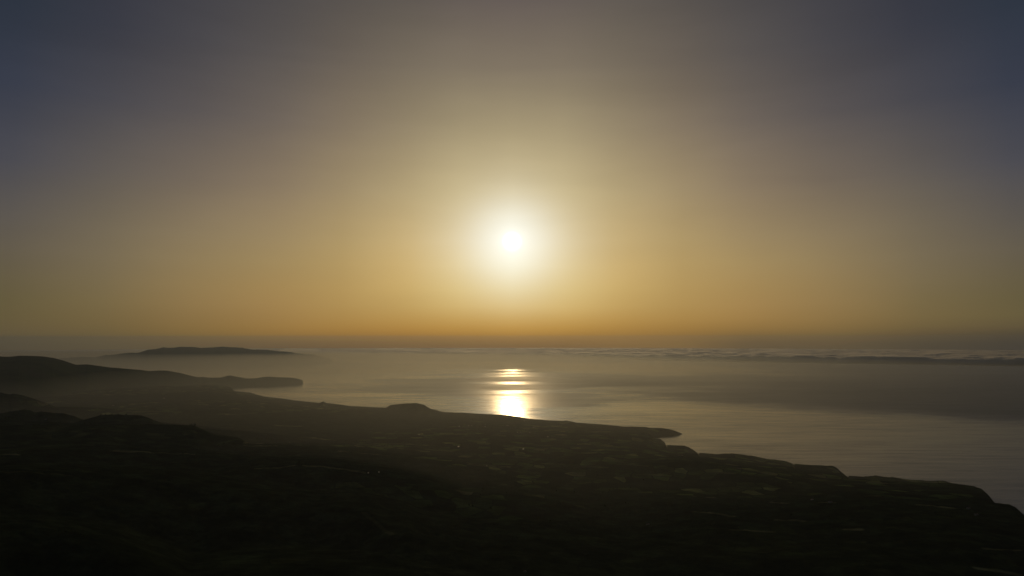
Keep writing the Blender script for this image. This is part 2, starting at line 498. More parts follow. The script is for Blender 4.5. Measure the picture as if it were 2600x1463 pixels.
# inland ridges: measured crest line and its distance (m), slopes towards and away from the viewer
RIDGES = [
    # (points (u, v, r), near slope, far slope)
    ([(-250, 985, 8600), (0, 998, 9200), (25, 1003, 9200), (35, 1001, 9200), (56, 1004, 9200), (88, 1013, 9100), (114, 1023, 9000), (140, 1033, 8900)], .16, .16),
    ([(-200, 1040, 6600), (0, 1050, 6800), (30, 1046, 6900), (63, 1041, 6900), (78, 1043, 6900), (90, 1049, 6900), (106, 1047, 6800), (162, 1051, 6700), (187, 1057, 6700), (215, 1068, 6600)], .14, .2),
    ([(-200, 1055, 5700), (0, 1064, 5900), (38, 1065, 5900), (73, 1071, 5900), (126, 1071, 5900), (180, 1075, 5900), (215, 1082, 5800)], .12, .2),
    ([(195, 1074, 6100), (215, 1066, 6200), (250, 1055.5, 6300), (273, 1053, 6300), (354, 1056, 6300), (371, 1060, 6250), (394, 1070, 6200), (414, 1077, 6100), (450, 1090, 6000)], .14, .2),
    ([(-250, 1075, 5000), (0, 1082, 5100), (120, 1082, 5100), (253, 1080, 5100), (328, 1078.6, 5200), (430, 1080, 5200), (492, 1082, 5200), (510, 1090, 5200), (543, 1105, 5100), (600, 1113, 5000), (618, 1122, 4900), (640, 1135, 4800)], .10, .16),
    ([(590, 1096, 6600), (640, 1091, 6700), (690, 1094, 6700), (735, 1108, 6600), (760, 1118, 6400)], .10, .16),
    ([(750, 1098, 6600), (790, 1091, 6700), (870, 1090, 6800), (940, 1100, 6700), (1000, 1114, 6500), (1040, 1124, 6300)], .08, .14),
    ([(-250, 1148, 3700), (0, 1154, 3800), (160, 1146, 3900), (290, 1144, 4000), (400, 1148, 4000), (493, 1154, 3950), (560, 1163, 3900), (640, 1176, 3800)], .10, .12),
    ([(560, 1162, 4300), (660, 1150, 4400), (760, 1150, 4500), (860, 1152, 4500), (960, 1160, 4400), (1100, 1176, 4300), (1190, 1182, 4300), (1300, 1196, 4200), (1420, 1222, 4000)], .08, .10),
    ([(600, 1200, 3300), (650, 1187, 3400), (706, 1186, 3400), (749, 1179.5, 3450), (824, 1182, 3450), (880, 1190, 3400), (926, 1198, 3350), (1004, 1215, 3250), (1090, 1240, 3100), (1180, 1275, 3000)], .12, .13),
    ([(-250, 1192, 2600), (0, 1198, 2700), (63, 1196, 2750), (114, 1202, 2750), (177, 1205, 2750), (300, 1209, 2750), (400, 1214, 2750), (462, 1219, 2750), (516, 1233, 2700), (598, 1249, 2600), (652, 1259, 2550),
      (709, 1274, 2500), (761, 1276, 2500), (817, 1287, 2450), (886, 1291, 2400), (923, 1302, 2350), (960, 1328, 2200), (994, 1353, 2080), (1035, 1366, 2000), (1066, 1398, 1900), (1103, 1423, 1820), (1147, 1442, 1750), (1220, 1480, 1650)], .16, .14),
    ([(-250, 1325, 1750), (0, 1343, 1800), (54, 1340, 1820), (122, 1342, 1820), (163, 1352, 1780), (217, 1362, 1750), (300, 1392, 1680), (400, 1440, 1600), (480, 1500, 1500)], .3, .2),
    ([(1080, 1372, 2600), (1140, 1354, 2700), (1196, 1349, 2720), (1261, 1355, 2700), (1340, 1362, 2650), (1430, 1364, 2650), (1520, 1390, 2500)], .09, .11),
    ([(1560, 1190, 4300), (1660, 1178, 4500), (1760, 1180, 4500), (1850, 1196, 4300), (1930, 1216, 4100)], .07, .10),
    ([(1500, 1310, 3000), (1640, 1292, 3150), (1740, 1298, 3100), (1900, 1330, 2900)], .08, .10),
    ([(1960, 1370, 2500), (2080, 1352, 2600), (2200, 1350, 2620), (2330, 1372, 2500), (2450, 1400, 2350)], .08, .10),
    ([(1850, 1463, 1900), (1960, 1448, 2000), (2040, 1442, 2050), (2110, 1450, 2000), (2200, 1475, 1900)], .14, .14),
]


def polyline_min_distance(x, y, pts):
    best = np.full(np.shape(x), 1e12)
    for (x0, y0), (x1, y1) in zip(pts[:-1], pts[1:]):
        dx, dy = x1 - x0, y1 - y0
        t = np.clip(((x - x0) * dx + (y - y0) * dy) / (dx * dx + dy * dy + 1e-9), 0, 1)
        best = np.minimum(best, (x - x0 - t * dx) ** 2 + (y - y0 - t * dy) ** 2)
    return np.sqrt(best)


def wooded_mask(x, y):
    return smooth(-0.02, 0.10, fbm(x + 3000, y - 900, 1500, 6, 0.6))


def land_height(az, r):
    """altitude above the local sea level"""
    x = r * np.sin(az); y = r * np.cos(az)
    R = table(cR, az); T = table(cT, az)
    Rs = np.interp(az, saz, sR)
    c = R - r
    cs = np.maximum(Rs - r, 0)
    base = 55 + 120 * (1 - np.exp(-cs / 3500)) + 170 * np.exp(-(r / 3600) ** 2) + 300 * np.exp(-(r / 1500) ** 2)
    rough = fbm(x, y, 1500, 6, 0.5)
    base = base + rough * (14 + 26 * smooth(300, 3000, cs)) + np.abs(fbm(x + 5000, y, 700, 5)) * 22 * smooth(200, 1500, cs)
    wander = fbm(x, y, 900, 4) * 60
    canopy = np.abs(fbm(x, y, 60, 3)) * 9 * wooded_mask(x, y) + fbm(x, y, 260, 4) * 6
    for pts, sn, sf in RIDGES:
        a = np.array([ray(u, v)[0] for u, v, rr in pts])
        rr = [q for _, _, q in pts]
        zc = [H + ray(u, v)[1] * q + q * q / R2 for u, v, q in pts]
        ga = np.linspace(rad(-60), rad(60), 6001)
        grc = np.interp(ga, a, rr)
        over = np.maximum(np.maximum(a[0] - ga, ga - a[-1]), 0) * grc
        gz = np.interp(ga, a, zc) - 0.16 * (np.sqrt(over ** 2 + 260.0 ** 2) - 260.0)
        kk = np.exp(-np.linspace(-2.4, 2.4, 41) ** 2); kk /= kk.sum()
        grc = np.convolve(np.pad(grc, 20, mode='edge'), kk, 'valid')
        kz = np.exp(-np.linspace(-2.4, 2.4, 17) ** 2); kz /= kz.sum()
        gz = np.convolve(np.pad(gz, 8, mode='edge'), kz, 'valid')
        rc = np.interp(az, ga, grc) + wander; z = np.interp(az, ga, gz)
        d = r - rc
        s = np.where(d < 0, sn, sf)
        w0 = 130.0
        hh = z - s * (np.sqrt(d * d + w0 * w0) - w0)
        k = 16.0
        base = np.maximum(base, hh) + 0.35 * k * np.exp(-np.abs(base - hh) / k) * smooth(150, 500, np.abs(d))
    base = base + canopy - 3
    # keep the coastal skyline as measured
    wl = smooth(0, 650, c)
    edge = T + fbm(x, y, 120, 3) * 3.5 + fbm(x + 70, y, 40, 2) * 3.0 * smooth(20, 50, T)
    h = edge * (1 - wl) + base * wl
    lim = H + r * (-(H - T) / np.maximum(R, 1)) - 4
    h = np.where(r > 0.6 * R, np.minimum(h, np.maximum(lim, edge)), h)
    # cliffs down to the water
    drop = np.clip(-c, 0, None)
    hc = T - drop * 1.15 - np.where(c < 0, np.abs(fbm(x, y, 90, 4)) * 22 * smooth(0, 60, drop), 0)
    h = np.where(c < 0, np.maximum(hc, -18), h)
    return h


PALE = [[(0, 1154.5, 3795), (20, 1154.5, 3795), (40, 1154, 3790)],  # strips of pale field and track; those along crests paint sunlit rims as colour
        [(290, 1145, 3990), (400, 1149, 3990), (493, 1155, 3940)],
        [(538, 1157.5, 4260), (600, 1160, 4260), (660, 1161, 4260), (760, 1163, 4300)],
        [(650, 1187.5, 3380), (700, 1187, 3380), (747, 1180.5, 3430)],
        [(774, 1180.5, 3440), (824, 1183, 3430), (880, 1191, 3380), (926, 1199, 3330)],
        [(0, 1199, 2690), (63, 1197, 2740), (114, 1203, 2740), (177, 1206, 2740)],
        [(923, 1303, 2345), (960, 1329, 2195), (994, 1354, 2070)],
        [(1140, 1355, 2690), (1196, 1350, 2710), (1261, 1356, 2690)],
        [(1190, 1171, 4450), (1230, 1176, 4400), (1290, 1182, 4350)],
        [(1190, 1176, 4380), (1240, 1181, 4330), (1270, 1190, 4300)],
        [(1760, 1300, 0), (1800, 1303, 0), (1860, 1312, 0)],
        [(620, 1127, 0), (660, 1126, 0), (735, 1124, 0)],
        [(2590, 1462, 0), (2540, 1452, 0), (2480, 1443, 0)],
        [(860, 1146, 0), (930, 1152, 0), (985, 1158, 0)], [(620, 1131, 0), (700, 1133, 0)], [(1010, 1127, 0), (1100, 1131, 0)], [(1080, 1141, 0), (1150, 1146, 0)], [(1300, 1160, 0), (1340, 1164, 0)], [(1560, 1170, 0), (1610, 1178, 0)], [(1570, 1180, 0), (1640, 1184, 0)], [(1480, 1186, 0), (1540, 1187, 0)], [(1760, 1260, 0), (1810, 1264, 0)], [(1960, 1276, 0), (2000, 1278, 0)], [(2085, 1276, 0), (2115, 1277, 0)], [(2200, 1260, 0), (2230, 1260, 0)], [(2330, 1282, 0), (2420, 1290, 0)], [(1970, 1320, 0), (2040, 1324, 0)], [(2150, 1345, 0), (2185, 1347, 0)], [(1850, 1346, 0), (1960, 1352, 0)], [(2500, 1394, 0), (2590, 1398, 0)], [(1620, 1205, 0), (1680, 1207, 0)], [(1380, 1178, 0), (1430, 1179, 0)], [(1340, 1130, 0), (1400, 1132, 0)], [(2050, 1215, 0), (2100, 1218, 0)], [(1820, 1200, 0), (1860, 1203, 0)], [(700, 1080, 0), (760, 1083, 0)], [(560, 1052, 0), (640, 1050, 0)], [(130, 1002, 0), (280, 1003, 0)], [(330, 1045, 0), (400, 1046, 0)],
        [(760, 1112, 0), (800, 1113, 0), (850, 1118, 0)], [(900, 1128, 0), (960, 1126, 0), (1040, 1128, 0)]]

az_c = np.linspace(rad(-47), rad(47), 1500)
rr_c = np.concatenate([np.geomspace(250, 1300, 60, endpoint=False), np.geomspace(1300, 18500, 1100)])
AZ, RR = np.meshgrid(az_c, rr_c)
HH = land_height(AZ, RR)
X = RR * np.sin(AZ); Y = RR * np.cos(AZ)


def ground_z(x, y):
    """height of the built surface at a point, in scene coordinates"""
    a = math.atan2(x, y); r = math.hypot(x, y)
    i = np.searchsorted(rr_c, r) - 1
    fj = (a - az_c[0]) / (az_c[1] - az_c[0])
    j = int(fj)
    i = int(min(max(i, 0), len(rr_c) - 2)); j = min(max(j, 0), len(az_c) - 2)
    t = (r - rr_c[i]) / (rr_c[i + 1] - rr_c[i]); s = fj - j
    z = (HH[i, j] * (1 - s) + HH[i, j + 1] * s) * (1 - t) + (HH[i + 1, j] * (1 - s) + HH[i + 1, j + 1] * s) * t
    return float(z) - r * r / R2


def hit_land(u, v, r0=1300.0):
    """first place where the sight line through a measured point meets the land"""
    a, te = ray(u, v)
    j = int(round((a - az_c[0]) / (az_c[1] - az_c[0])))
    zl = H + rr_c * te
    zz = HH[:, j] - rr_c ** 2 / R2
    k = np.where((zz >= zl) & (rr_c > r0) & (HH[:, j] > 3))[0]
    r = rr_c[k[0]] if len(k) else table(cR, a)
    return r * math.sin(a), r * math.cos(a), r


pale = np.zeros_like(X)
for pl in PALE:
    P = []
    for u, v, r in pl:
        a, te = ray(u, v)
        if r == 0:
            px_, py_, _ = hit_land(u, v)
            P.append((px_, py_))
        else:
            P.append((r * math.sin(a), r * math.cos(a)))
    d = polyline_min_distance(X, Y, P)
    wdt = RR * (0.0030 + 0.0030 * fbm(X, Y, 180, 3))
    pale = np.maximum(pale, (1 - smooth(wdt * 0.5, wdt * 1.6, d)) * (0.35 if pl[0][2] and pl[0][2] < 3000 else 1.0))
wooded = np.maximum(np.maximum(wooded_mask(X, Y), 0.85 * (1 - smooth(-0.42, -0.28, AZ + 0.05 * fbm(X, Y, 900, 4))) * (1 - smooth(6200, 7200, RR))), 0.92 * (1 - smooth(2600, 3900, RR + 500 * fbm(X, Y, 700, 5))))

Zt = HH - RR ** 2 / R2
link_mesh('terrain', np.stack([X, Y, Zt], -1), grid_faces(*X.shape), M_LAND, attrs={'pale': pale, 'wooded': wooded}, kind='structure')

def slab(name, x, y, ztop, zbot, mat, smooth_=True, **props):
    """closed layer: a top sheet, a bottom sheet and the four sides"""
    nr, nc = x.shape
    V = np.concatenate([np.stack([x, y, ztop], -1).reshape(-1, 3), np.stack([x, y, zbot], -1).reshape(-1, 3)])
    Ft = grid_faces(nr, nc)
    off = nr * nc
    i0 = np.arange(nc - 1); j0 = np.arange(nr - 1)
    sides = [np.stack([i0 + off, i0 + 1 + off, i0 + 1, i0], -1),
             np.stack([(nr - 1) * nc + i0, (nr - 1) * nc + i0 + 1, (nr - 1) * nc + i0 + 1 + off, (nr - 1) * nc + i0 + off], -1),
             np.stack([j0 * nc, (j0 + 1) * nc, (j0 + 1) * nc + off, j0 * nc + off], -1),
             np.stack([j0 * nc + nc - 1 + off, (j0 + 1) * nc + nc - 1 + off, (j0 + 1) * nc + nc - 1, j0 * nc + nc - 1], -1)]
    return link_mesh(name, V, np.concatenate([Ft, Ft[:, ::-1] + off] + sides), mat, smooth=smooth_, **props)


# ------------------------------------------------------------------ cape beyond the cove, spit, far hills
def ridge_hill(name, pts, w_near, w_far, mat, power=0.7, nseg=400, rough=8.0, floor=-12, cols=60, scale=400, jag=0.0):
    """a long hill: crest points (u, v, r); w_near / w_far = half widths to its feet"""
    a = np.array([ray(u, v)[0] for u, v, r in pts])
    rr = np.array([r for _, _, r in pts], float)
    zc = np.array([H + ray(u, v)[1] * r + r * r / R2 for u, v, r in pts])
    az = np.linspace(a[0], a[-1], nseg)
    rc = np.interp(az, a, rr); z = np.interp(az, a, zc)
    z = z + jag * np.abs(fbm(az * rc, rc * 0.1, 1100, 5, 0.6)) - jag * 0.2
    t = np.linspace(-1, 1, 2 * cols + 1)
    A, Tt = np.meshgrid(az, t)
    rcg = np.broadcast_to(rc, A.shape); zg = np.broadcast_to(z, A.shape)
    wn = np.interp(az, a, w_near) if np.ndim(w_near) else np.full(nseg, w_near)
    wf = np.interp(az, a, w_far) if np.ndim(w_far) else np.full(nseg, w_far)
    width = np.where(Tt < 0, wn[None, :], wf[None, :])
    Rg = rcg + Tt * width
    x = Rg * np.sin(A); y = Rg * np.cos(A)
    prof = (1 - np.abs(Tt) ** 1.6) ** power
    h = floor + (zg - floor) * prof + fbm(x, y, scale, 5) * rough * smooth(0.0, 0.35, np.abs(Tt)) * prof
    h = h + fbm(x, y, scale * 0.4, 4) * rough * 0.25
    return link_mesh(name, np.stack([x, y, h - Rg ** 2 / R2], -1), grid_faces(*A.shape), mat, kind='structure')


CAPE = [(1600, 1083.0), (1625, 1084), (1640, 1084.5), (1650, 1087), (1680, 1087), (1697, 1089.5), (1711, 1093), (1720, 1097), (1724, 1098), (1726, 1100), (1734, 1103)]
def tip_ranges(pts, zz):
    return [(u, v, range_at(ray(u, v)[1], z)) for (u, v), z in zip(pts, zz)]
ridge_hill('headland', tip_ranges(CAPE, [64, 62, 60, 55, 52, 46, 36, 24, 20, 12, -3]), [600, 520, 440, 400, 320, 260, 190, 110, 80, 60, 40], 130, M_LAND, power=0.55, rough=4, scale=200)

SPIT = [(-400, 925, 15500), (-150, 910, 15400), (0, 905, 15200), (25, 906, 15200), (50, 903.5, 15200), (81, 904, 15200), (111, 906, 15200), (136, 910, 15200), (162, 917, 15300), (182, 924, 15300), (194, 927.5, 15300), (222, 926, 15400),
        (242, 929, 15500), (283, 934, 15600), (303, 934.6, 15600), (359, 939.7, 15800), (379, 943, 15800), (404, 941.4, 15900), (420, 942.5, 15900), (457, 948, 16000), (503, 958, 16100), (515, 957, 16100), (530, 960, 16100),
        (563, 959, 16100), (575, 955.5, 16100), (583, 953.6, 16100), (596, 956, 16100), (626, 961, 16000), (653, 961, 16000), (664, 958, 16000), (671, 957, 16000), (681, 956.6, 16000), (706, 959, 16000), (746, 961, 15950), (757, 963, 15900), (764, 966, 15850), (769, 969.5, 15850)]
wn = [4200] * 4 + [4200, 4000, 3800, 3500, 3200, 2900, 2700, 2600, 2400, 2200, 2100, 1900, 1800, 1700, 1700, 1600, 1500, 1500, 1400, 1350, 1300, 1250, 1200, 1050, 900, 900, 850, 820, 600, 330, 220, 120, 60]
ridge_hill('coastal_hills', SPIT, wn, 1600, M_HILL, power=0.75, jag=22, rough=26, scale=1500, nseg=700, cols=70)

FAR = [(-300, 930, 40000), (0, 925, 38000), (120, 916, 37000), (152, 912, 36500), (177, 908.6, 36000), (207, 906, 36000), (242, 907.6, 36000), (268, 902.5, 35500), (288, 902.5, 35500), (311, 898, 35500), (330, 897.5, 35500), (354, 895, 35500), (376, 888.6, 35000), (390, 887, 35000), (404, 885, 35000),
       (415, 881.6, 35000), (425, 882.5, 35000), (442, 882, 35000), (460, 880, 35000), (485, 881, 35000), (508, 883, 35000), (546, 881.6, 35000), (568, 880, 35000), (578, 881, 35000), (589, 883, 35000), (600, 883, 35000),
       (650, 888, 34500), (693, 889.7, 34000), (726, 893, 34000), (764, 897.5, 34000), (790, 901, 34000), (815, 906, 34000), (840, 914, 33500), (860, 924, 33000)]
ridge_hill('far_mountain', FAR, 4500, 5000, M_HILL, power=1.0, jag=85, rough=55, scale=2600, nseg=700)

# ------------------------------------------------------------------ sea
# far edge of the open water: the line where the cloud bank begins
EA = Vector((19.0e3, 25.6e3)); EB = Vector((-12.3e3, 40.0e3))
edir = (EA - EB).normalized()             # along the edge, to the right
enrm = Vector((-edir.y, edir.x))          # away from the camera
edist = EA.dot(enrm)
s_ = np.concatenate([np.linspace(-75e3, -30e3, 60, endpoint=False), np.linspace(-30e3, 25e3, 420), np.linspace(25.2e3, 60e3, 60)])
q_ = np.concatenate([np.linspace(-6e3, 1e3, 20, endpoint=False), np.geomspace(1e3, edist - 60, 620)])
S, Q = np.meshgrid(s_, q_)
xs = S * edir.x + Q * enrm.x; ys = S * edir.y + Q * enrm.y
rs = np.hypot(xs, ys)


def sea_pt(u, v):
    a, te = ray(u, v)
    r = range_at(te, 0)
    return r * math.sin(a), r * math.cos(a)


# a belt of fresher wind (rougher water) offshore to the right; calm slicks elsewhere
def belt_value(x, y):
    B = [sea_pt(*p) for p in ((900, 915), (1300, 958), (1500, 985), (1800, 1030), (2080, 1052), (2350, 1068), (2700, 1090))]
    B = [(B[0][0] - 30000, B[0][1] + 15000)] + B + [(B[-1][0] + 30000, B[-1][1] - 22000)]
    bx = np.array([p[0] for p in B]); by = np.array([p[1] for p in B])
    yb = np.interp(x, bx, by)
    side = (y - yb) / np.maximum(yb, 3000)
    return smooth(-0.14, 0.26, side + fbm(x, y, 2500, 5) * 0.12) * smooth(-4500, 7000, x)


wind = belt_value(xs, ys)
for pts, wd in (([(1215, 938), (1300, 939.5), (1390, 944), (1440, 946)], 150), ([(1340, 952), (1420, 960), (1480, 967)], 80), ([(1240, 917), (1340, 918), (1420, 920)], 500)):
    d = polyline_min_distance(xs, ys, [sea_pt(*p) for p in pts])
    wind = wind - 0.5 * (1 - smooth(wd * 0.4, wd, d))
far_b = [sea_pt(*p) for p in ((500, 925), (900, 928), (1300, 934), (1600, 938), (2600, 955))]
yb2 = np.interp(xs, [p[0] for p in far_b], [p[1] for p in far_b])
rel = (ys - yb2) / yb2 + fbm(xs, ys * 1.1, 1500, 6, 0.6) * 0.07
calm = 0.97 * smooth(-0.34, 0.10, rel) * (1 - 0.9 * smooth(2500, 11000, xs))
calm = np.clip(calm + 0.30 * smooth(0.05, 0.4, fbm(xs, ys * 3, 2600, 4)) * (1 - smooth(1500, 6000, xs)), 0, 0.96)
wind = np.maximum(wind * (1 - calm), -0.3)
link_mesh('sea', np.stack([xs, ys, -rs ** 2 / R2], -1), grid_faces(*S.shape), M_SEA, attrs={'wind': wind, 'calm': calm, 'breeze': (1 - calm) * (0.30 + 0.70 * smooth(-0.60, -0.42, (ys - yb2) / yb2 + 0.10 * fbm(xs, ys, 900, 4))) * np.exp(-((xs + 200 + fbm(xs, ys, 1500, 4) * 700) / 2600) ** 2)}, kind='structure')

# ------------------------------------------------------------------ cloud bank lying on the far sea
s2 = np.linspace(-85e3, 75e3, 1500)
q2 = np.concatenate([np.linspace(edist + 400, edist + 30e3, 300, endpoint=False), np.geomspace(edist + 30e3, edist + 110e3, 120)])
S2, Q2 = np.meshgrid(s2, q2)
edge_w = fbm(S2, Q2 * 0 + 50, 5000, 6, 0.55) * 500 + fbm(S2, Q2 * 0 + 950, 24000, 3) * 900
inn = Q2 - (edist + 400)
lump = np.abs(fbm(S2, Q2 * 0.5, 1700, 5, 0.6))
top = 235 + 40 * fbm(S2, Q2, 9000, 4) + 260 * np.minimum(lump, 0.32) - 45
shift = edge_w * np.exp(-inn / 8000) + 1700
x2 = S2 * edir.x + (Q2 + shift) * enrm.x
y2 = S2 * edir.y + (Q2 + shift) * enrm.y
r2 = np.hypot(x2, y2)
zt = -40 + (top + 40) * smooth(-700, 800, inn) - r2 ** 2 / R2
slab('clouds', x2, y2, zt, np.full_like(zt, -60) - r2 ** 2 / R2, M_CLOUD, kind='stuff')


def puff(u0, u1, v, r, thick, seed):
    """a small lens-shaped cloud seen between two measured columns"""
    a0, te = ray(u0, v); a1, _ = ray(u1, v)
    half = r * (a1 - a0) / 2; am = (a0 + a1) / 2
    cx, cy, cz = r * math.sin(am), r * math.cos(am), H + te * r
    P_, T_ = np.meshgrid(np.linspace(0, 2 * math.pi, 65), np.linspace(0, math.pi, 25))
    k = 1 + 0.5 * fbm(P_ * 300 + seed, T_ * 400, 260, 3)
    lx = half * np.sin(T_) * np.cos(P_) * k; ly = half * 0.6 * np.sin(T_) * np.sin(P_) * k; lz = thick * np.cos(T_) * np.where(np.cos(T_) > 0, k, 0.35)
    return link_mesh('cloud', np.stack([cx + lx, cy + ly, cz + lz], -1), grid_faces(*P_.shape), M_CLOUD, category='cloud', group='small flat clouds over the far mountain')


puff(688, 732, 884, 44000, 120, 1)['label'] = 'small pale flat cloud over the right shoulder of the far mountain'
puff(560, 606, 879.5, 47000, 110, 9)['label'] = 'thin pale cloud streak just above the summit of the far mountain'

# ------------------------------------------------------------------ haze (even air) and low mist
def box(name, mat, s0, s1, q0, q1, z0, z1):
    P = []
    for z in (z0, z1):
        for s, q in ((s0, q0), (s1, q0), (s1, q1), (s0, q1)):
            P.append((s * edir.x + q * enrm.x, s * edir.y + q * enrm.y, z))
    Fb = [(0, 3, 2, 1), (4, 5, 6, 7), (0, 1, 5, 4), (1, 2, 6, 5), (2, 3, 7, 6), (3, 0, 4, 7)]
    return link_mesh(name, P, Fb, mat, smooth=False, kind='stuff')


zlow = float(min((-rs ** 2 / R2).min(), Zt.min())) - 1.0
M_HAZE = air_material('haze_air', (0.66, 0.76, 0.88), 1.4e-5, 0.60)
box('haze', M_HAZE, -75.2e3, 60.2e3, -6.2e3, edist - 30, zlow, H + 60)

M_MIST = air_material('mist_air', (0.76, 0.78, 0.72), 7.4e-5, 0.72)
sm = np.linspace(-60e3, 14e3, 90); qm = np.linspace(2.5e3, edist - 600, 60)
SM, QM = np.meshgrid(sm, qm)
xm = SM * edir.x + QM * enrm.x; ym = SM * edir.y + QM * enrm.y
rm = np.hypot(xm, ym)
thick = 392 * (1 - smooth(-8e3, 14.5e3, SM) * 0.97)
ztm = thick - rm ** 2 / R2
zbm = -40 - rm ** 2 / R2
slab('mist', xm, ym, ztm, zbm, M_MIST, False, kind='stuff')
# denser fog lying on the far water in front of the island
sf = np.linspace(-52e3, 6e3, 90); qf = np.linspace(edist - 19e3, edist - 500, 40)
SF, QF = np.meshgrid(sf, qf)
xf = SF * edir.x + QF * enrm.x; yf = SF * edir.y + QF * enrm.y
rf_ = np.hypot(xf, yf)
tf_ = 10 + 320 * smooth(edist - 19e3, edist - 9e3, QF) * (1 - smooth(-16e3, 5e3, SF)) + 12 * fbm(xf, yf, 5000, 3)
M_FOG = air_material('fog_air', (0.60, 0.55, 0.42), 1.6e-4, 0.68)
slab('fog_bank', xf, yf, tf_ - rf_ ** 2 / R2, np.full_like(xf, -45) - rf_ ** 2 / R2, M_FOG, False, kind='stuff')

# ------------------------------------------------------------------ trees
rng = random.Random(5)
M_BARK, _b = new_mat("bark", (0.05, 0.035, 0.022), 0.95)
_b.inputs['Specular IOR Level'].default_value = 0.1
M_LEAF, _b = new_mat("leaves", (0.03, 0.05, 0.018), 0.9)
_b.inputs['Specular IOR Level'].default_value = 0.05
_t = M_LEAF.node_tree
_g = _t.nodes.new('ShaderNodeNewGeometry')
_t.links.new(ramp_node(_t, tex_noise(_t, _g.outputs['Position'], 0.4, 2), [(0.3, (0.018, 0.030, 0.010)), (0.7, (0.045, 0.070, 0.024))]), _b.inputs['Base Color'])


def tube(V, Fc, p0, p1, r0, r1, n=6):
    d = (Vector(p1) - Vector(p0)).normalized()
    a = d.orthogonal().normalized(); b = d.cross(a)
    k = len(V)
    for p, r in ((p0, r0), (p1, r1)):
        for i in range(n):
            t = 2 * math.pi * i / n
            V.append(tuple(Vector(p) + a * (r * math.cos(t)) + b * (r * math.sin(t))))
    for i in range(n):
        j = (i + 1) % n
        Fc.append((k + i, k + j, k + n + j, k + n + i))


def tree_meshes(kind, seed):
    """trunk with limbs, and a crown of many small leaf sheaves, 10 m tall"""
    q = random.Random(seed)
    TV, TF = [], []
    CV, CF = [], []
    tall = 9.0 if kind == 'conifer' else 5.5
    tube(TV, TF, (0, 0, -0.6), (0.1, 0, tall * 0.5), 0.30, 0.2)
    tube(TV, TF, (0.1, 0, tall * 0.5), (0.15, 0.1, tall), 0.2, 0.05)
    blobs = []
    for i in range(12):
        an = q.uniform(0, 6.28); z = q.uniform(2.2, 6.5)
        L_ = (10 - z) * 0.26 if kind == 'conifer' else q.uniform(1.6, 3.0)
        e = (math.cos(an) * L_, math.sin(an) * L_, z + (0.2 if kind == 'conifer' else L_ * 0.55))
        tube(TV, TF, (0.08, 0, min(z * 0.8, tall * 0.9)), e, 0.09, 0.03, 4)
        blobs.append((Vector(e), q.uniform(0.8, 1.5)))
    if kind == 'conifer':
        for i in range(16):
            z = 1.8 + 8.0 * i / 15; w_ = (10.2 - z) * 0.26
            an = q.uniform(0, 6.28)
            blobs.append((Vector((math.cos(an) * w_ * 0.5, math.sin(an) * w_ * 0.5, z)), 0.35 + w_ * 0.5))
    else:
        for i in range(10):
            an = q.uniform(0, 6.28); rr_ = q.uniform(0.2, 2.0)
            blobs.append((Vector((math.cos(an) * rr_, math.sin(an) * rr_, q.uniform(5.0, 8.4))), q.uniform(1.1, 1.9)))
    for c, r in blobs:
        for i in range(26):
            d = Vector((q.gauss(0, 1), q.gauss(0, 1), q.gauss(0, 0.8))).normalized()
            p = c + d * r * q.uniform(0.45, 1.0)
            a = Vector((q.gauss(0, 1), q.gauss(0, 1), q.gauss(0, 1))).normalized() * q.uniform(0.22, 0.5)
            b = a.orthogonal().normalized() * q.uniform(0.15, 0.4)
            k = len(CV)
            CV.extend([tuple(p - a), tuple(p - b), tuple(p + a), tuple(p + b)])
            CF.append((k, k + 1, k + 2, k + 3))
    return (TV, TF), (CV, CF)


def empty(name, loc):
    o = bpy.data.objects.new(name, None)
    COL.objects.link(o)
    o.location = loc
    return o


PROTO = {}
for kind, nm in (('conifer', 'conifer_tree'), ('round', 'broadleaf_tree')):
    for seed in (1, 2, 3):
        (tv, tf), (cv, cf) = tree_meshes(kind, seed)
        PROTO[(nm, seed)] = [tv, tf, cv, cf, None]


def place_tree(nm, x, y, height, label, group, sink=0.3):
    P = PROTO[(nm, rng.choice((1, 2, 3)))]
    z = ground_z(x, y)
    root = empty(nm, (x, y, z - sink))
    root.rotation_euler = (0, 0, rng.uniform(0, 6.28))
    k = height / 10.0
    root.scale = (k * rng.uniform(0.85, 1.25), k * rng.uniform(0.85, 1.25), k)
    if P[4] is None:
        tr = link_mesh('trunk', P[0], P[1], M_BARK, parent=root)
        cr = link_mesh('crown', P[2], P[3], M_LEAF, smooth=False, parent=root)
        P[4] = (tr, cr)
    else:
        for src in P[4]:
            c = src.copy()
            COL.objects.link(c)
            c.parent = root
    root['label'] = label
    root['category'] = 'tree'
    root['group'] = group


def skyline(u0, u1, n, hmin, hmax, label, group, kind='broadleaf_tree', back=(25, 90)):
    for i in range(n):
        u = u0 + (u1 - u0) * (i + rng.uniform(0.1, 0.9)) / n
        a = math.atan((u - 1300) / F / math.cos(PITCH))
        R_ = table(cR, a) - rng.uniform(*back)
        a2, _ = ray(u, 857 + F * (H - 60) / R_ * 1.0)
        place_tree(kind, R_ * math.sin(a2), R_ * math.cos(a2), rng.uniform(hmin, hmax), label, group)


def inland(points, hmin, hmax, label, group, kind='broadleaf_tree', jit=0, r0=1300.0):
    for u, v in points:
        x, y, r = hit_land(u, v, r0)
        place_tree(kind, x + rng.uniform(-jit, jit), y + rng.uniform(-jit, jit), rng.uniform(hmin, hmax), label, group)


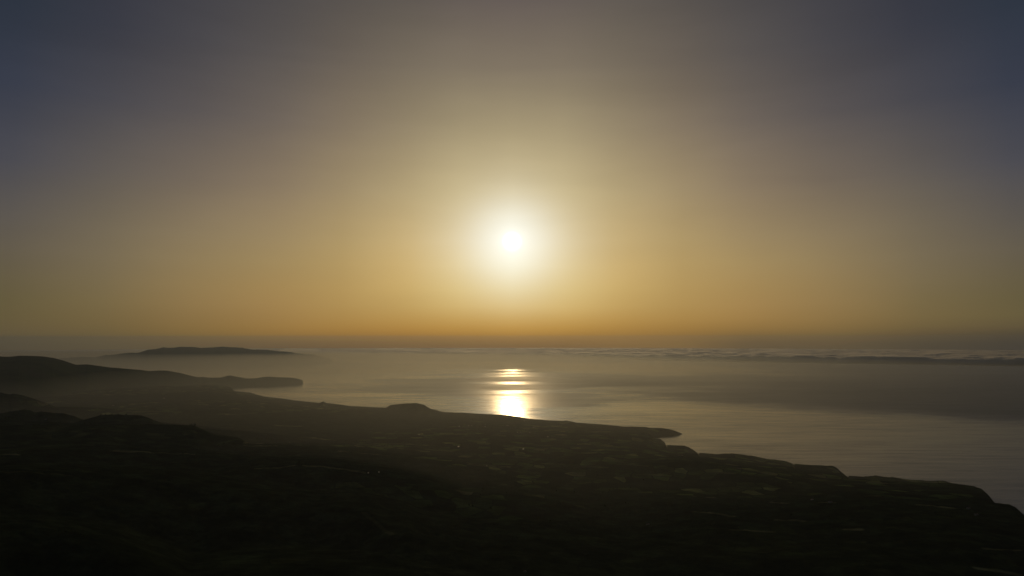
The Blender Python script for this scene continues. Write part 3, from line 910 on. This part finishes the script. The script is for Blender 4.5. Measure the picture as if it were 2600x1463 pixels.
skyline(642, 800, 20, 10, 17, 'small dark tree on the hazy coast skyline between the bay and the small knoll', 'trees on the hazy western skyline')
skyline(838, 978, 14, 8, 14, 'small dark tree on the coast skyline between the small knoll and the long rounded hill', 'trees between the knoll and the rounded hill')
skyline(992, 1072, 7, 6, 10, 'tiny dark tree on the crest of the long rounded coastal hill', 'trees on the rounded hill')
skyline(1086, 1128, 7, 10, 18, 'dark tree at the right foot of the long rounded coastal hill', 'trees at the foot of the rounded hill')
skyline(1135, 1290, 18, 6, 12, "dark tree on the coast skyline under the left half of the sun's reflection", 'trees under the sun reflection')
skyline(1312, 1470, 18, 6, 12, "dark tree on the coast skyline right of the sun's reflection", 'trees right of the sun reflection')
skyline(1480, 1640, 14, 5, 9, 'low dark tree on the coast skyline leading to the pointed cape', 'trees before the cape')
skyline(1776, 1840, 9, 6, 11, 'dark tree on the low coast saddle just right of the cove cliffs', 'trees on the low saddle')
skyline(2190, 2300, 16, 6, 12, 'dark tree on the flat cliff top in the right part of the coast', 'trees on the flat right cliff top')
skyline(2300, 2400, 12, 5, 10, 'dark tree on the cliff top just before the big rounded right cape', 'trees near the rounded right cape')
skyline(2386, 2394, 2, 11, 13, 'taller dark tree standing out on the cliff top before the big rounded right cape', 'taller trees near the rounded right cape', 'conifer_tree')

inland([(560, 1136), (566, 1133), (573, 1131), (580, 1130), (587, 1130), (594, 1132), (601, 1134), (608, 1138)], 14, 22, 'dark tree in the dense round grove at the edge of the pale left-hand field', 'trees of the round grove', jit=12)
inland([(756, 1181), (760, 1180), (764, 1179), (768, 1180), (772, 1181), (762, 1182), (768, 1182)], 12, 18, 'dark tree in the square clump that interrupts the pale strip on the ridge', 'trees of the square clump', jit=6)
inland([(652, 1119), (658, 1120), (663, 1119), (676, 1120), (683, 1121), (690, 1120), (703, 1122), (711, 1121), (719, 1122)], 16, 22, 'rounded dark tree in the row behind the pale striped fields', 'trees in the row behind the striped fields')
inland([(905, 1124), (912, 1123), (920, 1123), (928, 1124), (936, 1124), (970, 1133), (976, 1134), (984, 1134)], 12, 18, 'dark tree in the hedge by the bright green field in the middle distance', 'trees by the green field')
inland([(482, 1084), (487, 1083), (492, 1082), (495, 1083)], 18, 26, 'tall dark conifer at the right end of the long dark left ridge', 'conifers at the end of the left ridge', 'conifer_tree')
inland([(14, 1066), (22, 1066), (30, 1066), (42, 1067), (86, 1086), (92, 1086), (98, 1085), (150, 1084), (214, 1079), (228, 1078)], 14, 22, 'dark tree on the hazy ridges at the left edge', 'trees on the hazy left ridges')
inland([(256, 1057), (268, 1056), (284, 1056), (300, 1056), (320, 1057), (340, 1058), (358, 1059), (374, 1064), (392, 1071)], 12, 18, 'dark tree on the flat-topped hill in the left haze', 'trees on the flat-topped hill')
inland([(150, 1352), (158, 1353), (166, 1355), (174, 1357), (182, 1358), (190, 1359), (200, 1361), (208, 1363), (216, 1364), (232, 1370)], 5, 8, 'bushy dark tree along the rim of the nearest ridge at the lower left', 'trees on the nearest rim')
inland([(8, 1200), (20, 1200), (36, 1200), (50, 1199), (66, 1199), (82, 1201), (98, 1203), (112, 1205), (126, 1207)], 5, 8, 'dark tree along the lower edge of the pale strip at the left edge', 'trees under the pale left strip')
inland([(rng.uniform(1180, 2380), rng.uniform(1195, 1330)) for _ in range(46)], 8, 14, 'small dark tree standing in the fields of the coastal plain', 'scattered field trees')

# ------------------------------------------------------------------ farm buildings
M_WALL, _ = new_mat("white_render", (0.55, 0.52, 0.47), 0.8)
M_TILE, _ = new_mat("clay_tile", (0.22, 0.10, 0.06), 0.75)
M_SHEET, _ = new_mat("metal_sheet", (0.26, 0.26, 0.25), 0.5, 0.7)
M_GLASS, _ = new_mat("window_glass", (0.05, 0.06, 0.07), 0.1)
M_DOOR, _ = new_mat("painted_door", (0.10, 0.06, 0.03), 0.6)


def facing(V, Fc, x0, x1, y0, y1, z0, z1):
    k = len(V)
    V += [(x0, y0, z0), (x1, y0, z0), (x1, y1, z0), (x0, y1, z0), (x0, y0, z1), (x1, y0, z1), (x1, y1, z1), (x0, y1, z1)]
    for f in ((0, 3, 2, 1), (4, 5, 6, 7), (0, 1, 5, 4), (1, 2, 6, 5), (2, 3, 7, 6), (3, 0, 4, 7)):
        Fc.append(tuple(k + i for i in f))


def building(name, x, y, L_, W_, pitch, heading, roof_mat, label, cat, group, hw=3.2):
    """gabled building; ridge along local Y, roof slopes face local +X / -X"""
    root = empty(name, (x, y, ground_z(x, y)))
    root.rotation_euler = (0, 0, heading)
    V, Fc = [], []
    facing(V, Fc, -W_ / 2, W_ / 2, -L_ / 2, L_ / 2, -2.5, hw)
    rise = W_ / 2 * math.tan(pitch)
    k = len(V)
    V += [(-W_ / 2, -L_ / 2, hw), (W_ / 2, -L_ / 2, hw), (0, -L_ / 2, hw + rise), (-W_ / 2, L_ / 2, hw), (W_ / 2, L_ / 2, hw), (0, L_ / 2, hw + rise)]
    Fc += [(k, k + 1, k + 2, k + 2), (k + 4, k + 3, k + 5, k + 5)]
    me = bpy.data.meshes.new('wall')
    me.from_pydata(V, [], [tuple(dict.fromkeys(f)) for f in Fc])
    me.materials.append(M_WALL)
    o = bpy.data.objects.new('wall', me); COL.objects.link(o); o.parent = root
    V, Fc = [], []
    e = 0.5; t = 0.25; ze = hw - e * math.tan(pitch) + 0.02
    for zz in (0, t):
        V += [(-W_ / 2 - e, -L_ / 2 - e, ze + zz), (0, -L_ / 2 - e, hw + rise + zz + 0.02), (W_ / 2 + e, -L_ / 2 - e, ze + zz),
              (-W_ / 2 - e, L_ / 2 + e, ze + zz), (0, L_ / 2 + e, hw + rise + zz + 0.02), (W_ / 2 + e, L_ / 2 + e, ze + zz)]
    Fc = [(6, 7, 10, 9), (7, 8, 11, 10), (0, 3, 4, 1), (1, 4, 5, 2), (0, 6, 9, 3), (2, 5, 11, 8), (0, 1, 7, 6), (1, 2, 8, 7), (3, 9, 10, 4), (4, 10, 11, 5)]
    me = bpy.data.meshes.new('roof')
    me.from_pydata(V, [], Fc)
    me.materials.append(roof_mat)
    rf = bpy.data.objects.new('roof', me); COL.objects.link(rf); rf.parent = root
    if cat == 'house':
        V, Fc = [], []
        facing(V, Fc, W_ * 0.2, W_ * 0.2 + 0.7, L_ * 0.2, L_ * 0.2 + 0.7, hw, hw + rise + 1.1)
        link_mesh('chimney', V, Fc, M_WALL, smooth=False, parent=rf)
    V, Fc = [], []
    facing(V, Fc, W_ / 2 + 0.003, W_ / 2 + 0.08, -0.6, 0.6, 0, 2.1)
    link_mesh('door', V, Fc, M_DOOR, smooth=False, parent=root)
    for sy in (-1, 1):
        for sx in (-1, 1):
            V, Fc = [], []
            xa, xb = sorted((sx * (W_ / 2 + 0.003), sx * (W_ / 2 + 0.06)))
            facing(V, Fc, xa, xb, sy * L_ * 0.3 - 0.6, sy * L_ * 0.3 + 0.6, 1.0, 2.2)
            link_mesh('window', V, Fc, M_GLASS, smooth=False, parent=root)
    root['label'] = label
    root['category'] = cat
    root['group'] = group
    return root


def glint_building(u, v, size, label):
    """long shed whose sheet roof slopes as the low sun needs to flash towards the viewer"""
    x, y, r = hit_land(u, v)
    z = ground_z(x, y)
    to_cam = (Vector((0, 0, H)) - Vector((x, y, z + 4))).normalized()
    h = (to_cam + sdir).normalized()
    tilt = min(math.acos(h.z), rad(28))
    head = math.atan2(h.y, h.x)
    building('shed', x, y, size, max(size * 0.55, 5), max(tilt, rad(1.0)), head, M_SHEET, label, 'shed', 'sheds with flashing roofs on the coastal plain')


GLINTS = [
    (1166, 1083.6, 17, 'shed with a flashing roof, leftmost of the upper row left of the sun path'),
    (1190, 1081.6, 13, 'first shed of the close bright pair in the upper row left of the sun path'),
    (1198, 1081.6, 12, 'second shed of the close bright pair in the upper row left of the sun path'),
    (1232, 1078.6, 8, 'tiny shed just above the brightest flashing roof'),
    (1232, 1084.4, 16, 'brightest flashing shed roof, right end of the upper row'),
    (1287, 1081, 10, 'small shed of the faint pair straight below the sun, left one'),
    (1290.5, 1082, 7, 'small shed of the faint pair straight below the sun, right one'),
    (1288, 1062, 8, 'tiny shed close under the shore at the foot of the sun path'),
    (1313.7, 1098, 12, 'bright shed roof right of the sun path, left of a faint one'),
    (1322, 1098, 7, 'faint shed roof beside the bright one right of the sun path'),
    (1331, 1069.5, 15, 'bright wide shed roof near the shore right of the sun path'),
    (1354, 1085.5, 12, 'bright shed roof of the pair farther right of the sun path'),
    (1358.5, 1086.5, 8, 'dim shed roof of the pair farther right of the sun path'),
    (1345, 1099, 7, 'very faint shed roof right of the middle pair'),
    (1391, 1109.5, 18, 'long dim shed roof alone right of the flashing group'),
    (1329, 1141.8, 16, 'bright shed roof alone in the dark fields below the sun path'),
    (1164, 1135, 22, 'long bright shed roof in the fields at mid left'),
    (1064, 1105, 14, 'shed roof alone below the long rounded coastal hill'),
    (1546, 1128, 8, 'tiny shed roof inland from the pointed cape'),
    (1236, 1184, 8, 'tiny shed under the pale strip in the middle of the land'),
    (935, 1202, 6, 'small shed at the right end of the pale ridge strip'),
    (962, 1201, 5, 'smaller shed just right of the one at the end of the pale ridge strip'),
]
for g in GLINTS:
    glint_building(*g)

HOUSES = [
    (1724.5, 1157, 14, 'small pale house behind the first cliff right of the cove'),
    (1732, 1157.5, 11, 'pale house right beside another behind the first cliff right of the cove'),
    (1876, 1190.7, 20, 'pale larger house below the low cliff top in the right half'),
    (2062, 1270, 11, 'small pale house alone in the middle of the right-hand fields'),
    (2108, 1276, 16, 'pale low farmhouse on a bright green field at right'),
    (2459, 1293, 12, 'pale house inland from the big rounded right cape'),
    (2479, 1308, 12, 'pale house near the right edge below the big rounded cape'),
    (1643, 1333, 7, 'left one of two tiny close houses in the dark lower middle'),
    (1646.5, 1333, 7, 'right one of two tiny close houses in the dark lower middle'),
    (1333, 1453, 6, 'tiny house at the very bottom of the land in the middle'),
    (416, 1011.7, 22, 'pale house on the hazy plain at the left'),
    (287, 1030.6, 16, 'pale house in the left haze between the hills'),
    (115, 1065.5, 14, 'pale house on the hazy ridge at the left edge'),
]
for u, v, sz, lab in HOUSES:
    x, y, r = hit_land(u, v)
    building('farmhouse', x, y, sz, sz * 0.6, rad(24), rng.uniform(-0.6, 0.6) - math.pi / 2, M_TILE, lab, 'house', 'pale farmhouses')
